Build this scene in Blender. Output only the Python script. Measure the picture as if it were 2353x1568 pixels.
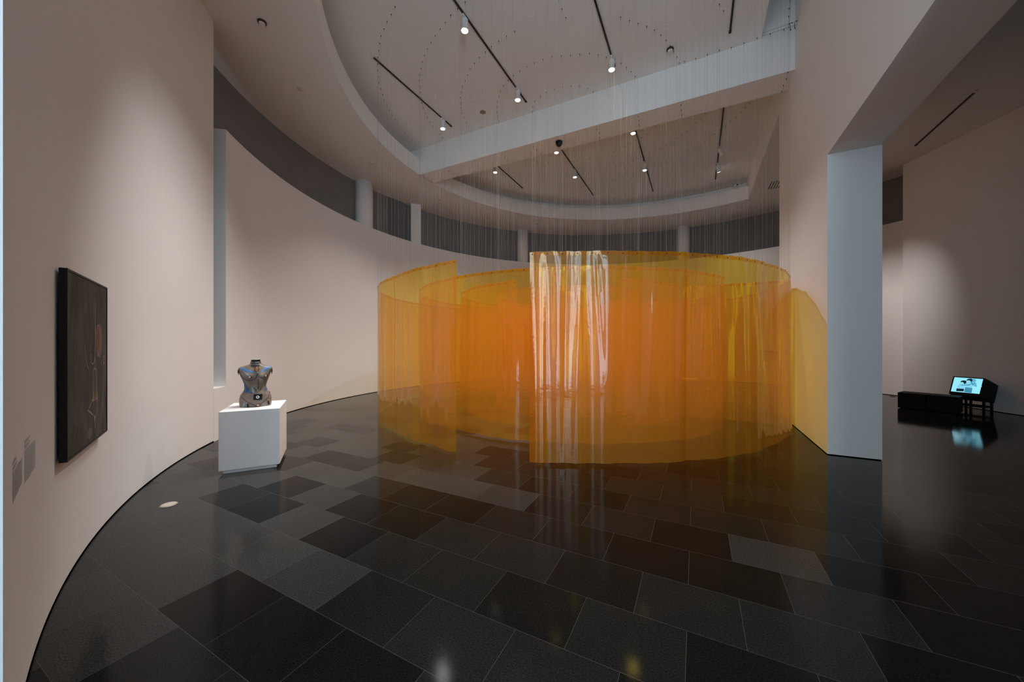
import bpy, bmesh, math, random
from mathutils import Vector, Matrix, noise
random.seed(7)
PI = math.pi
sc = bpy.context.scene
COL = sc.collection
for o in list(bpy.data.objects):
    bpy.data.objects.remove(o)

# ---------------------------------------------------------------- camera
# The room is measured from the centre of the round hall: +y along the ceiling tracks, +x to the straight wall.
CAMX, CAMY, CAMZ = 0.58, -8.22, 1.50
YAW = math.atan2(423.5, 821.0)
FPX = 821.0
cam_d = bpy.data.cameras.new('camera'); cam = bpy.data.objects.new('camera', cam_d); COL.objects.link(cam)
cam_d.sensor_width = 36.0
cam_d.lens = FPX * 36.0 / 2353.0
cam_d.shift_y = 4.0 / 2353.0
cam_d.clip_start = 0.02
cam.location = (CAMX, CAMY, CAMZ)
cam.rotation_euler = (PI / 2, 0, YAW)
sc.camera = cam
CC, SS = math.cos(YAW), math.sin(YAW)
def sv(X, Y):                       # survey frame (right, ahead of the tripod) -> hall frame
    return (CAMX + X * CC - Y * SS, CAMY + X * SS + Y * CC)

# ---------------------------------------------------------------- world, daylight, exposure
sc.view_settings.view_transform = 'Standard'
sc.view_settings.look = 'None'
sc.view_settings.gamma = 1.0
sc.view_settings.use_curve_mapping = False
sc.view_settings.exposure = 1.08
sc.cycles.use_denoising = True
sc.cycles.max_bounces = 9
sc.cycles.diffuse_bounces = 5
sc.cycles.glossy_bounces = 3
sc.cycles.transparent_max_bounces = 48
sc.cycles.caustics_reflective = False
sc.cycles.sample_clamp_indirect = 6.0
sc.cycles.sample_clamp_direct = 1.8
W = bpy.data.worlds.new('world'); sc.world = W; W.use_nodes = True
bg = W.node_tree.nodes['Background']
bg.inputs[0].default_value = (0.42, 0.62, 0.85, 1)
bg.inputs[1].default_value = 0.12

def area_light(name, loc, rot, sx, sy, power, color):
    d = bpy.data.lights.new(name, 'AREA'); d.shape = 'RECTANGLE'; d.size = sx; d.size_y = sy
    d.energy = power; d.color = color
    o = bpy.data.objects.new(name, d); COL.objects.link(o); o.location = loc; o.rotation_euler = rot
    return o
DAY = (0.60, 0.82, 1.0)
for bx, bp in ((-0.9, 75), (0.9, 14), (2.4, 96), (3.9, 118)):
    area_light('daylight', (bx, -11.0, 3.1), (PI / 2, 0, 0), 1.25, 5.8, bp, DAY)
SPOT_W = 370.0
SPOT_COL = (1.0, 0.945, 0.90)

# ---------------------------------------------------------------- materials
def new_mat(name):
    m = bpy.data.materials.new(name); m.use_nodes = True
    nt = m.node_tree
    return m, nt, nt.nodes['Principled BSDF'], nt.nodes['Material Output']
def mat(name, col, rough=0.6, metal=0.0, var=0.04, scale=6.0, spec=0.5, bump=0.0, bscale=200.0, emit=None, estr=0.0):
    m, nt, b, out = new_mat(name)
    tc = nt.nodes.new('ShaderNodeTexCoord')
    n = nt.nodes.new('ShaderNodeTexNoise'); n.inputs['Scale'].default_value = scale; n.inputs['Detail'].default_value = 4
    nt.links.new(tc.outputs['Object'], n.inputs['Vector'])
    r = nt.nodes.new('ShaderNodeValToRGB')
    r.color_ramp.elements[0].position = 0.3; r.color_ramp.elements[1].position = 0.7
    r.color_ramp.elements[0].color = tuple(c * (1 - var) for c in col) + (1,)
    r.color_ramp.elements[1].color = tuple(min(1, c * (1 + var)) for c in col) + (1,)
    nt.links.new(n.outputs['Fac'], r.inputs['Fac'])
    nt.links.new(r.outputs['Color'], b.inputs['Base Color'])
    b.inputs['Roughness'].default_value = rough
    b.inputs['Metallic'].default_value = metal
    b.inputs['Specular IOR Level'].default_value = spec
    if bump:
        n2 = nt.nodes.new('ShaderNodeTexNoise'); n2.inputs['Scale'].default_value = bscale
        nt.links.new(tc.outputs['Object'], n2.inputs['Vector'])
        bp = nt.nodes.new('ShaderNodeBump'); bp.inputs['Strength'].default_value = bump; bp.inputs['Distance'].default_value = 0.002
        nt.links.new(n2.outputs['Fac'], bp.inputs['Height']); nt.links.new(bp.outputs['Normal'], b.inputs['Normal'])
    if emit:
        b.inputs['Emission Color'].default_value = tuple(emit) + (1,)
        b.inputs['Emission Strength'].default_value = estr
    return m
M = {}
M['wall'] = mat('white_wall_paint', (0.88, 0.86, 0.84), 0.85, var=0.012, scale=1.3, spec=0.15, bump=0.08, bscale=90)
M['ceil'] = mat('ceiling_paint', (0.88, 0.86, 0.835), 0.9, var=0.01, scale=1.0, spec=0.1)
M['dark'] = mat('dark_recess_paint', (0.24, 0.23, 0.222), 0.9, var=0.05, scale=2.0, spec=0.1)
M['black'] = mat('black_paint', (0.006, 0.006, 0.007), 0.5, var=0.1, spec=0.3)
M['gap'] = mat('black_shadow_gap', (0.004, 0.004, 0.004), 0.9, spec=0.0)
M['plinth'] = mat('white_lacquer', (0.90, 0.90, 0.905), 0.5, var=0.008, scale=3, spec=0.25)
M['track'] = mat('dark_track_metal', (0.03, 0.028, 0.026), 0.6, metal=0.4)
M['fixture'] = mat('white_fixture', (0.80, 0.79, 0.77), 0.5, var=0.01)
M['bulb'] = mat('bulb_glow', (1, 1, 1), 0.5, emit=(1.0, 0.93, 0.85), estr=10.0)
M['steel'] = mat('brushed_steel', (0.55, 0.53, 0.50), 0.32, metal=1.0, scale=60)
M['cap'] = mat('ivory_floor_cap', (0.55, 0.50, 0.44), 0.45, var=0.03, scale=40)
M['darkmetal'] = mat('dark_metal', (0.05, 0.045, 0.04), 0.45, metal=0.7)
M['line'] = mat('nylon_line', (0.30, 0.29, 0.28), 0.25, var=0.02, spec=0.8)
M['fabric'] = mat('black_leatherette', (0.006, 0.006, 0.006), 0.6, var=0.15, scale=30, spec=0.12, bump=0.15, bscale=300)
M['plastic'] = mat('black_plastic', (0.006, 0.006, 0.008), 0.5, var=0.1, scale=30, spec=0.15)
M['brownplate'] = mat('brown_plate', (0.30, 0.21, 0.12), 0.6)
M['text'] = mat('grey_vinyl_lettering', (0.46, 0.44, 0.43), 0.7, var=0.05)
M['label'] = mat('clear_label_film', (0.76, 0.735, 0.715), 0.55, var=0.01)

def floor_material(name, tone):
    m, nt, b, out = new_mat(name)
    N = nt.nodes; L = nt.links
    tc = N.new('ShaderNodeTexCoord')
    mp = N.new('ShaderNodeMapping'); mp.inputs['Location'].default_value = (-0.006, 5.35, 0)
    L.new(tc.outputs['Object'], mp.inputs['Vector'])
    br = N.new('ShaderNodeTexBrick')
    br.offset = 0.5; br.offset_frequency = 2; br.squash = 1.0
    br.inputs['Scale'].default_value = 1.0
    br.inputs['Brick Width'].default_value = 0.53
    br.inputs['Row Height'].default_value = 0.40
    br.inputs['Mortar Size'].default_value = 0.0011
    br.inputs['Mortar Smooth'].default_value = 0.2
    br.inputs['Color1'].default_value = (0, 0, 0, 1); br.inputs['Color2'].default_value = (1, 1, 1, 1)
    br.inputs['Mortar'].default_value = (0.5, 0.5, 0.5, 1)
    L.new(mp.outputs['Vector'], br.inputs['Vector'])
    ramp = N.new('ShaderNodeValToRGB'); cr = ramp.color_ramp
    cr.elements[0].position = 0.0; cr.elements[0].color = (tone * 0.86, tone * 0.85, tone * 0.83, 1)
    cr.elements[1].position = 1.0; cr.elements[1].color = (tone * 1.14, tone * 1.12, tone * 1.07, 1)
    L.new(br.outputs['Color'], ramp.inputs['Fac'])
    sp = N.new('ShaderNodeTexNoise'); sp.inputs['Scale'].default_value = 130.0; sp.inputs['Detail'].default_value = 6; sp.inputs['Roughness'].default_value = 0.75
    L.new(tc.outputs['Object'], sp.inputs['Vector'])
    spr = N.new('ShaderNodeMapRange'); spr.inputs['From Min'].default_value = 0.32; spr.inputs['From Max'].default_value = 0.68
    spr.inputs['To Min'].default_value = 0.08; spr.inputs['To Max'].default_value = 2.15
    L.new(sp.outputs['Fac'], spr.inputs['Value'])
    mul = N.new('ShaderNodeMix'); mul.data_type = 'RGBA'; mul.blend_type = 'MULTIPLY'; mul.inputs[0].default_value = 1.0
    L.new(ramp.outputs['Color'], mul.inputs[6]); L.new(spr.outputs['Result'], mul.inputs[7])
    jm = N.new('ShaderNodeMix'); jm.data_type = 'RGBA'
    L.new(br.outputs['Fac'], jm.inputs[0]); L.new(mul.outputs[2], jm.inputs[6]); jm.inputs[7].default_value = (0.09, 0.08, 0.072, 1)
    L.new(jm.outputs[2], b.inputs['Base Color'])
    rn = N.new('ShaderNodeTexNoise'); rn.inputs['Scale'].default_value = 0.9; rn.inputs['Detail'].default_value = 3
    L.new(tc.outputs['Object'], rn.inputs['Vector'])
    rr = N.new('ShaderNodeMapRange'); rr.inputs['From Min'].default_value = 0.3; rr.inputs['From Max'].default_value = 0.7
    rr.inputs['To Min'].default_value = 0.05; rr.inputs['To Max'].default_value = 0.10
    L.new(rn.outputs['Fac'], rr.inputs['Value']); L.new(rr.outputs['Result'], b.inputs['Roughness'])
    b.inputs['Specular IOR Level'].default_value = 0.09
    bp = N.new('ShaderNodeBump'); bp.inputs['Strength'].default_value = 0.05; bp.inputs['Distance'].default_value = 0.001
    L.new(sp.outputs['Fac'], bp.inputs['Height']); L.new(bp.outputs['Normal'], b.inputs['Normal'])
    return m
M['tile_light'] = floor_material('light_granite_slab', 0.034)
M['tile_mid'] = floor_material('grey_granite_slab', 0.0125)
M['tile_dark'] = floor_material('dark_granite_slab', 0.0068)

def film_material(name, tint, scatter, sfac):
    m = bpy.data.materials.new(name); m.use_nodes = True
    nt = m.node_tree; N = nt.nodes; L = nt.links
    for n in list(N): N.remove(n)
    out = N.new('ShaderNodeOutputMaterial')
    uv = N.new('ShaderNodeTexCoord')
    mp = N.new('ShaderNodeMapping'); mp.inputs['Scale'].default_value = (9.0, 16.0, 1.0)
    L.new(uv.outputs['UV'], mp.inputs['Vector'])
    nz = N.new('ShaderNodeTexNoise'); nz.inputs['Scale'].default_value = 1.0; nz.inputs['Detail'].default_value = 5; nz.inputs['Distortion'].default_value = 1.2
    L.new(mp.outputs['Vector'], nz.inputs['Vector'])
    bp = N.new('ShaderNodeBump'); bp.inputs['Strength'].default_value = 0.10; bp.inputs['Distance'].default_value = 0.01
    L.new(nz.outputs['Fac'], bp.inputs['Height'])
    mp2 = N.new('ShaderNodeMapping'); mp2.inputs['Scale'].default_value = (22.0, 0.35, 1.0)
    L.new(uv.outputs['UV'], mp2.inputs['Vector'])
    n2 = N.new('ShaderNodeTexNoise'); n2.inputs['Scale'].default_value = 1.0; n2.inputs['Detail'].default_value = 4
    L.new(mp2.outputs['Vector'], n2.inputs['Vector'])
    tr = N.new('ShaderNodeBsdfTransparent')
    rp = N.new('ShaderNodeValToRGB')
    rp.color_ramp.elements[0].position = 0.35; rp.color_ramp.elements[1].position = 0.65
    rp.color_ramp.elements[0].color = tuple(min(1, c * 0.97) for c in tint) + (1,)
    rp.color_ramp.elements[1].color = tuple(min(1, c * 1.03) for c in tint) + (1,)
    L.new(n2.outputs['Fac'], rp.inputs['Fac']); L.new(rp.outputs['Color'], tr.inputs['Color'])
    df = N.new('ShaderNodeBsdfDiffuse'); df.inputs['Color'].default_value = scatter + (1,)
    tl = N.new('ShaderNodeBsdfTranslucent'); tl.inputs['Color'].default_value = scatter + (1,)
    dm = N.new('ShaderNodeMixShader'); dm.inputs[0].default_value = 0.5
    L.new(df.outputs[0], dm.inputs[1]); L.new(tl.outputs[0], dm.inputs[2])
    body = N.new('ShaderNodeMixShader'); body.inputs[0].default_value = sfac
    L.new(tr.outputs[0], body.inputs[1]); L.new(dm.outputs[0], body.inputs[2])
    gl = N.new('ShaderNodeBsdfGlossy'); gl.inputs['Roughness'].default_value = 0.035
    L.new(bp.outputs['Normal'], gl.inputs['Normal'])
    fr = N.new('ShaderNodeFresnel'); fr.inputs['IOR'].default_value = 1.5
    fm = N.new('ShaderNodeMath'); fm.operation = 'MULTIPLY'; fm.inputs[1].default_value = 1.5; fm.use_clamp = True
    geo = N.new('ShaderNodeNewGeometry')
    # thin sheet: same reflectance from both faces
    lw = N.new('ShaderNodeLayerWeight'); lw.inputs['Blend'].default_value = 0.5
    pw = N.new('ShaderNodeMath'); pw.operation = 'POWER'; pw.inputs[1].default_value = 4.0
    L.new(lw.outputs['Facing'], pw.inputs[0])
    mr = N.new('ShaderNodeMapRange'); mr.inputs['To Min'].default_value = 0.05; mr.inputs['To Max'].default_value = 0.80
    L.new(pw.outputs[0], mr.inputs['Value'])
    fin = N.new('ShaderNodeMixShader')
    L.new(mr.outputs['Result'], fin.inputs[0])
    L.new(body.outputs[0], fin.inputs[1]); L.new(gl.outputs[0], fin.inputs[2])
    L.new(fin.outputs[0], out.inputs['Surface'])
    for n in (fr, fm, geo): N.remove(n)
    return m
M['film'] = film_material('orange_vinyl_film', (1.0, 0.79, 0.12), (1.0, 0.46, 0.075), 0.25)
M['hemfilm'] = film_material('orange_vinyl_hem', (0.99, 0.78, 0.22), (1.0, 0.44, 0.06), 0.12)

# ---------------------------------------------------------------- helpers
def obj(name, bm, m, parent=None, smooth=False, loc=None):
    me = bpy.data.meshes.new(name)
    bm.normal_update()
    bm.to_mesh(me); bm.free()
    if isinstance(m, (list, tuple)):
        for x in m: me.materials.append(x)
    else:
        me.materials.append(m)
    if smooth:
        for p in me.polygons: p.use_smooth = True
    o = bpy.data.objects.new(name, me); COL.objects.link(o)
    if loc: o.location = loc
    if parent: o.parent = parent
    return o
def thing(name, label, cat, loc=(0, 0, 0), rot=(0, 0, 0), group=None):
    o = bpy.data.objects.new(name, None); COL.objects.link(o)
    o.empty_display_size = 0.1
    o.location = loc; o.rotation_euler = rot
    o['label'] = label; o['category'] = cat
    if group: o['group'] = group
    return o
def tag(o, label, cat, group=None):
    o['label'] = label; o['category'] = cat
    if group: o['group'] = group
    return o
def struct(name, bm, m, smooth=False, label=None):
    o = obj(name, bm, m, smooth=smooth); o['kind'] = 'structure'
    if label: o['label'] = label
    return o
def box(bm, x0, x1, y0, y1, z0, z1, mtx=None):
    v = [bm.verts.new((x, y, z)) for z in (z0, z1) for y in (y0, y1) for x in (x0, x1)]
    if mtx:
        for a in v: a.co = mtx @ a.co
    for f in ((0, 2, 3, 1), (4, 5, 7, 6), (0, 1, 5, 4), (2, 6, 7, 3), (0, 4, 6, 2), (1, 3, 7, 5)):
        bm.faces.new([v[i] for i in f])
    return v
def cyl(bm, p0, p1, r0, r1=None, n=16, cap=True):
    p0 = Vector(p0); p1 = Vector(p1); r1 = r0 if r1 is None else r1
    ax = (p1 - p0).normalized()
    up = Vector((0, 0, 1)) if abs(ax.z) < 0.95 else Vector((1, 0, 0))
    u = ax.cross(up).normalized(); w = ax.cross(u)
    A = []; B = []
    for i in range(n):
        a = 2 * PI * i / n; d = u * math.cos(a) + w * math.sin(a)
        A.append(bm.verts.new(p0 + d * r0)); B.append(bm.verts.new(p1 + d * r1))
    for i in range(n):
        j = (i + 1) % n
        bm.faces.new((A[i], B[i], B[j], A[j]))
    if cap:
        bm.faces.new(A); bm.faces.new(B[::-1])
def lathe(bm, prof, n=24, mtx=None, cap=True):
    rings = []
    for r, z in prof:
        ring = []
        for i in range(n):
            a = 2 * PI * i / n
            co = Vector((r * math.cos(a), r * math.sin(a), z))
            ring.append(bm.verts.new(mtx @ co if mtx else co))
        rings.append(ring)
    for a, b in zip(rings, rings[1:]):
        for i in range(n):
            j = (i + 1) % n
            bm.faces.new((a[i], a[j], b[j], b[i]))
    if cap:
        bm.faces.new(rings[0][::-1]); bm.faces.new(rings[-1])
def tube(bm, pts, r, n=6):
    pts = [Vector(p) for p in pts]; rings = []
    for i, p in enumerate(pts):
        t = (pts[min(i + 1, len(pts) - 1)] - pts[max(i - 1, 0)]).normalized()
        up = Vector((0, 1, 0)) if abs(t.y) < 0.9 else Vector((1, 0, 0))
        u = t.cross(up).normalized(); w = t.cross(u)
        rr = r[i] if isinstance(r, (list, tuple)) else r
        rings.append([bm.verts.new(p + (u * math.cos(2 * PI * k / n) + w * math.sin(2 * PI * k / n)) * rr) for k in range(n)])
    for a, b in zip(rings, rings[1:]):
        for k in range(n):
            j = (k + 1) % n
            bm.faces.new((a[k], a[j], b[j], b[k]))
    bm.faces.new(rings[0][::-1]); bm.faces.new(rings[-1])
def sphere(bm, c, r, n=12, sx=1, sy=1, sz=1):
    mtx = Matrix.Translation(c) @ Matrix.Diagonal((sx, sy, sz, 1))
    bmesh.ops.create_uvsphere(bm, u_segments=n, v_segments=max(6, n // 2), radius=r, matrix=mtx)
def torus(bm, c, R, r, axis, n=14, k=6):
    axis = Vector(axis).normalized()
    up = Vector((0, 0, 1)) if abs(axis.z) < 0.9 else Vector((1, 0, 0))
    u = axis.cross(up).normalized(); w = axis.cross(u); c = Vector(c)
    g = []
    for i in range(n):
        a = 2 * PI * i / n; d = u * math.cos(a) + w * math.sin(a)
        g.append([bm.verts.new(c + d * (R + r * math.cos(2 * PI * j / k)) + axis * (r * math.sin(2 * PI * j / k))) for j in range(k)])
    for i in range(n):
        for j in range(k):
            bm.faces.new((g[i][j], g[(i + 1) % n][j], g[(i + 1) % n][(j + 1) % k], g[i][(j + 1) % k]))
def P(R, deg, z=0.0):
    a = math.radians(deg); return (R * math.cos(a), R * math.sin(a), z)
def arc_wall(bm, R0, R1, z0, z1, a0, a1, n):         # solid curved wall between two radii
    cols = []
    for i in range(n + 1):
        a = a0 + (a1 - a0) * i / n
        cols.append([bm.verts.new(P(R0, a, z0)), bm.verts.new(P(R1, a, z0)), bm.verts.new(P(R1, a, z1)), bm.verts.new(P(R0, a, z1))])
    for c, d in zip(cols, cols[1:]):
        for k in range(4):
            bm.faces.new((c[k], c[(k + 1) % 4], d[(k + 1) % 4], d[k]))
    bm.faces.new(cols[0]); bm.faces.new(cols[-1][::-1])
def bevel(bm, w, seg=2):
    bmesh.ops.bevel(bm, geom=list(bm.edges), offset=w, segments=seg, affect='EDGES', profile=0.6)

# ---------------------------------------------------------------- the hall
RW = 8.06          # round white wall
RD = 8.57          # dark wall behind it
RL = 6.53          # lip of the round ceiling opening
RK = 7.02          # cove wall above the lip
ZS, ZL, ZC = 6.36, 6.81, 7.10
XW = 2.14          # face of the straight wall
WT = 0.54          # its thickness

# granite slabs, 0.53 x 0.40, every second row shifted by half a slab; slabs of three tones, partly set by how the floor is lit
def slab_index(x, y):
    row = math.floor((y + 5.35) / 0.40)
    off = 0.265 if row % 2 == 0 else 0.0
    return (math.floor((x - 0.006 + off) / 0.53), row)
def floor_at(u, v):
    Y = FPX * CAMZ / (v - 788.0); return sv((u - 1176.5) / FPX * Y, Y)
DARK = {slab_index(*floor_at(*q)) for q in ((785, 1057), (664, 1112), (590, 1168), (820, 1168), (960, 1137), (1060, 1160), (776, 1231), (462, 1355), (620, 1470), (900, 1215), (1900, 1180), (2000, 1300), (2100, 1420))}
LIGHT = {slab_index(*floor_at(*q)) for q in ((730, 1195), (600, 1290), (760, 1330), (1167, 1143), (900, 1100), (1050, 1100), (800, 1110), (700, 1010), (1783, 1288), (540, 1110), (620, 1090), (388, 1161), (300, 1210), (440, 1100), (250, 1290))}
rt = random.Random(21)
bm = bmesh.new()
rows = range(math.floor((-15.5 + 5.35) / 0.4), math.ceil((12 + 5.35) / 0.4))
for row in rows:
    y0 = -5.35 + 0.4 * row; off = 0.265 if row % 2 == 0 else 0.0
    for c_ in range(-24, 30):
        x0 = 0.006 - off + 0.53 * c_
        f = bm.faces.new([bm.verts.new(q) for q in ((x0, y0, 0), (x0 + 0.53, y0, 0), (x0 + 0.53, y0 + 0.4, 0), (x0, y0 + 0.4, 0))])
        xc, yc = x0 + 0.265, y0 + 0.2
        left = (xc + 2.6) + 0.35 * (yc + 6.0)  # paler left, darker right: fall of light put into the slab tones
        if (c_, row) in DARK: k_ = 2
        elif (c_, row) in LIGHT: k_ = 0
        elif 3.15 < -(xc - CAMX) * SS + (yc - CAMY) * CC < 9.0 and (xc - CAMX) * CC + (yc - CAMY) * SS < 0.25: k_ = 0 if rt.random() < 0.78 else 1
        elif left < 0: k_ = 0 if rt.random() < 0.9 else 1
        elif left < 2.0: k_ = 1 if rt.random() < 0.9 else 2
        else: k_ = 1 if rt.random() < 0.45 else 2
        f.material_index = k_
bmesh.ops.remove_doubles(bm, verts=list(bm.verts), dist=0.0005)
struct('floor', bm, [M['tile_light'], M['tile_mid'], M['tile_dark']], label='dark polished granite floor of staggered rectangular slabs')

bm = bmesh.new(); arc_wall(bm, RW + 0.006, RW + 0.22, 0, ZS, 224.2 - 1.35, 262.26, 120)
struct('wall_left', bm, M['wall'], smooth=False, label='curved white wall holding the dark framed painting')
bm = bmesh.new(); arc_wall(bm, RW, RW + 0.24, 0, 4.93, 40.0, 220.4, 240)
struct('wall_back', bm, M['wall'], label='long curved white partition with an open dark band above it')
bm = bmesh.new(); arc_wall(bm, RW, RW + 0.24, 0, 0.80, 220.4, 222.85, 6)
struct('wall_sill', bm, M['wall'], label='low white sill in the slot beside the left wall')
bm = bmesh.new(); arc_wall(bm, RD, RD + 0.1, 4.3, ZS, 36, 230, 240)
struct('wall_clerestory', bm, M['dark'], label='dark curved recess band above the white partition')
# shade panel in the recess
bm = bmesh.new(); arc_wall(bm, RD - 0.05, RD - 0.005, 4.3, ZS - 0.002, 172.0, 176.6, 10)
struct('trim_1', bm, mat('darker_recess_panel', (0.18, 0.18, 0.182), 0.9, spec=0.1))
for nm, deg, r in (('column', 184.3, 0.25), ('column', 136.7, 0.24), ('column', 89.3, 0.24)):
    bm = bmesh.new(); c = P(RD - 0.16, deg); cyl(bm, (c[0], c[1], 4.3), (c[0], c[1], ZS), r, n=32)
    o = struct(nm, bm, M['wall'], smooth=False)
    for p in o.data.polygons: p.use_smooth = len(p.vertices) == 4
bm = bmesh.new(); box(bm, -0.17, 0.17, -0.17, 0.17, 4.3, ZS, Matrix.Translation(P(RD - 0.17, 170.0)) @ Matrix.Rotation(math.radians(170 + 62), 4, 'Z'))
struct('column', bm, M['wall'])

# straight wall: pier, lintel over the opening, all 0.54 thick
bm = bmesh.new(); box(bm, XW, XW + WT, -2.03, 1.08, 0.012, 9.3)
struct('wall_right', bm, M['wall'], label='straight white pier between the round hall and the side room')
bm = bmesh.new(); box(bm, XW, XW + WT, -8.2, -2.03, 4.02, 9.3); box(bm, XW, XW + WT, -8.2, -5.5, 0.0, 4.02); box(bm, XW + WT, 15.0, -8.2, -8.0, 0.0, ZS)  # last box: unseen cross wall added to keep daylight out of the side room
struct('wall_lintel', bm, M['wall'], label='white lintel above the wide opening to the side room, plus an unseen cross wall added against daylight')
bm = bmesh.new(); box(bm, XW + 0.008, XW + WT - 0.008, -2.022, 1.07, 0, 0.012)
struct('baseboard_right', bm, M['gap'])
for nm, R0, a0, a1 in (('baseboard_left', RW + 0.002, 221.0, 262.2), ('baseboard_back', RW - 0.004, 40.0, 221.0)):
    bm = bmesh.new(); arc_wall(bm, R0, RW + 0.02, 0, 0.013, a0, a1, 160)
    struct(nm, bm, M['gap'])

# soffit: everything of the ceiling at 6.36
bm = bmesh.new()
n = 180; inner = []; outer = []
A0 = math.degrees(math.acos(XW / RL)); A1 = 360 - A0
for i in range(n + 1):
    a = A0 + (A1 - A0) * i / n
    ca = math.cos(math.radians(a))
    ro = RD + 0.12
    if ca > 0: ro = min(ro, XW / ca)
    inner.append(bm.verts.new(P(RL, a, ZS))); outer.append(bm.verts.new(P(max(ro, RL + 1e-4), a, ZS)))
for i in range(n):
    bm.faces.new((inner[i], outer[i], outer[i + 1], inner[i + 1]))
v = [bm.verts.new((x, y, ZS)) for x, y in ((XW, -15.5), (15, -15.5), (15, 12), (XW, 12))]; bm.faces.new(v)
v = [bm.verts.new((x, y, ZS)) for x, y in ((-12, -15.5), (XW, -15.5), (XW, -8.2), (-2.0, -8.4), (-12, -8.4))]; bm.faces.new(v)
struct('ceiling_soffit', bm, M['ceil'], label='flat white soffit around the round ceiling opening')
# lip and cove
bm = bmesh.new()
prev = None
for i in range(n + 1):
    a = A0 + (A1 - A0) * i / n
    ca = math.cos(math.radians(a)); rk = RK
    if ca > 0: rk = min(rk, XW / ca)
    cur = [bm.verts.new(P(RL, a, ZS)), bm.verts.new(P(RL, a, ZL)), bm.verts.new(P(max(rk, RL + 1e-4), a, ZL)), bm.verts.new(P(max(rk, RL + 1e-4), a, ZC))]
    if prev:
        for k in range(3):
            f = bm.faces.new((prev[k], prev[k + 1], cur[k + 1], cur[k]))
            f.material_index = 0
    prev = cur
struct('trim_2', bm, M['ceil'], label='curved upstand lip of the round ceiling opening')
# upper ceiling panels, near and far of the beam
def disc_part(bm, R, xmax, y0, y1, z, m=150):
    pts = []
    yy0 = max(y0, -math.sqrt(R * R - 0)); yy1 = min(y1, R)
    prev = None
    for i in range(m + 1):
        t = i / m
        y = yy0 + (yy1 - yy0) * t
        half = math.sqrt(max(0, R * R - y * y))
        cur = (bm.verts.new((-half, y, z)), bm.verts.new((max(-half + 1e-4, min(half, xmax)), y, z)))
        if prev: bm.faces.new((prev[0], prev[1], cur[1], cur[0]))
        prev = cur
BY0, BY1 = -0.27, 0.34
bm = bmesh.new(); disc_part(bm, RK, 1.64, -RK, BY0, ZC); disc_part(bm, RK, XW, BY1, RK, ZC)
struct('ceiling', bm, M['ceil'], label='upper white ceiling inside the round opening')
bm = bmesh.new(); box(bm, -RL - 0.02, XW, BY0, BY1, ZS, 9.3); box(bm, -RK - 0.1, -RL - 0.01, BY0 + 0.001, BY1 - 0.001, ZL + 0.002, ZC + 0.05)
struct('trim_3', bm, M['ceil'], label='deep white beam crossing the round ceiling opening')
# slot above the near panel and the side of the far opening
bm = bmesh.new()
box(bm, 1.56, 1.64, -7.0, BY0, ZC + 0.002, 9.3)
box(bm, 1.56, XW + 0.1, -12.0, BY0, 9.3, 9.4)
struct('trim_4', bm, M['ceil'], label='raised slot between ceiling panel and straight wall')
bm = bmesh.new(); box(bm, XW, XW + 0.1, 1.08, 6.3, ZS + 0.003, ZC + 0.1)
struct('trim_5', bm, M['ceil'])
# side room
p1 = Vector(sv(10.69, 9.77)); p2 = Vector(sv(10.475, 7.31)); d = (p2 - p1).normalized(); nrm = Vector((d.y, -d.x))
if nrm.x < 0: nrm = -nrm
pe = p1 + d * 9.0
bm = bmesh.new()
vs = []
for q in (p1, p1 + nrm * 0.3, pe + nrm * 0.3, pe):
    vs.append((bm.verts.new((q.x, q.y, 0.012)), bm.verts.new((q.x, q.y, ZS))))
for i in range(4):
    j = (i + 1) % 4
    bm.faces.new((vs[i][0], vs[j][0], vs[j][1], vs[i][1]))
struct('wall_side', bm, M['wall'], label='white wall of the side room behind the television')
bm = bmesh.new()
for (a, b) in ((p1 + nrm * 0.002, pe + nrm * 0.002),):
    v = [bm.verts.new((a.x, a.y, 0)), bm.verts.new((b.x, b.y, 0)), bm.verts.new((b.x, b.y, 0.014)), bm.verts.new((a.x, a.y, 0.014))]
    bm.faces.new(v)
struct('baseboard_side', bm, M['gap'])
# unseen window wall behind the tripod, bays laid out for the daylight and its reflections
for k, bx in enumerate((-0.9, 0.9, 2.4, 3.9)):
    bm = bmesh.new()
    for x in (-0.64, 0.0, 0.64): box(bm, bx + x - 0.025, bx + x + 0.025, -10.86, -10.80, 0.14, 6.06)
    for z in (0.17, 2.2, 4.2, 6.03): box(bm, bx - 0.66, bx + 0.66, -10.86, -10.80, z - 0.03, z + 0.03)
    struct('window_%d' % (k + 1), bm, M['plinth'], label='unseen tall window bay behind the viewer, placed for the daylight it lets in')
bm = bmesh.new()
for x0, x1 in ((-12, -1.56), (-0.24, 0.24), (1.56, 1.74), (3.06, 3.24), (4.56, 15)): box(bm, x0, x1, -10.9, -10.7, 0, ZS - 0.002)
for bx in (-0.9, 0.9, 2.4, 3.9): box(bm, bx - 0.66, bx + 0.66, -10.9, -10.7, 0, 0.15); box(bm, bx - 0.66, bx + 0.66, -10.9, -10.7, 6.05, ZS - 0.002)
struct('wall_front', bm, M['wall'])

# ---------------------------------------------------------------- vinyl curtains
ZT, ZB = 2.62, 0.035
CX0, CY0 = -2.20, 0.0
STEP = 0.18
def ceil_at(x, y):
    if BY0 <= y <= BY1: return ZS
    return ZC
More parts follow.
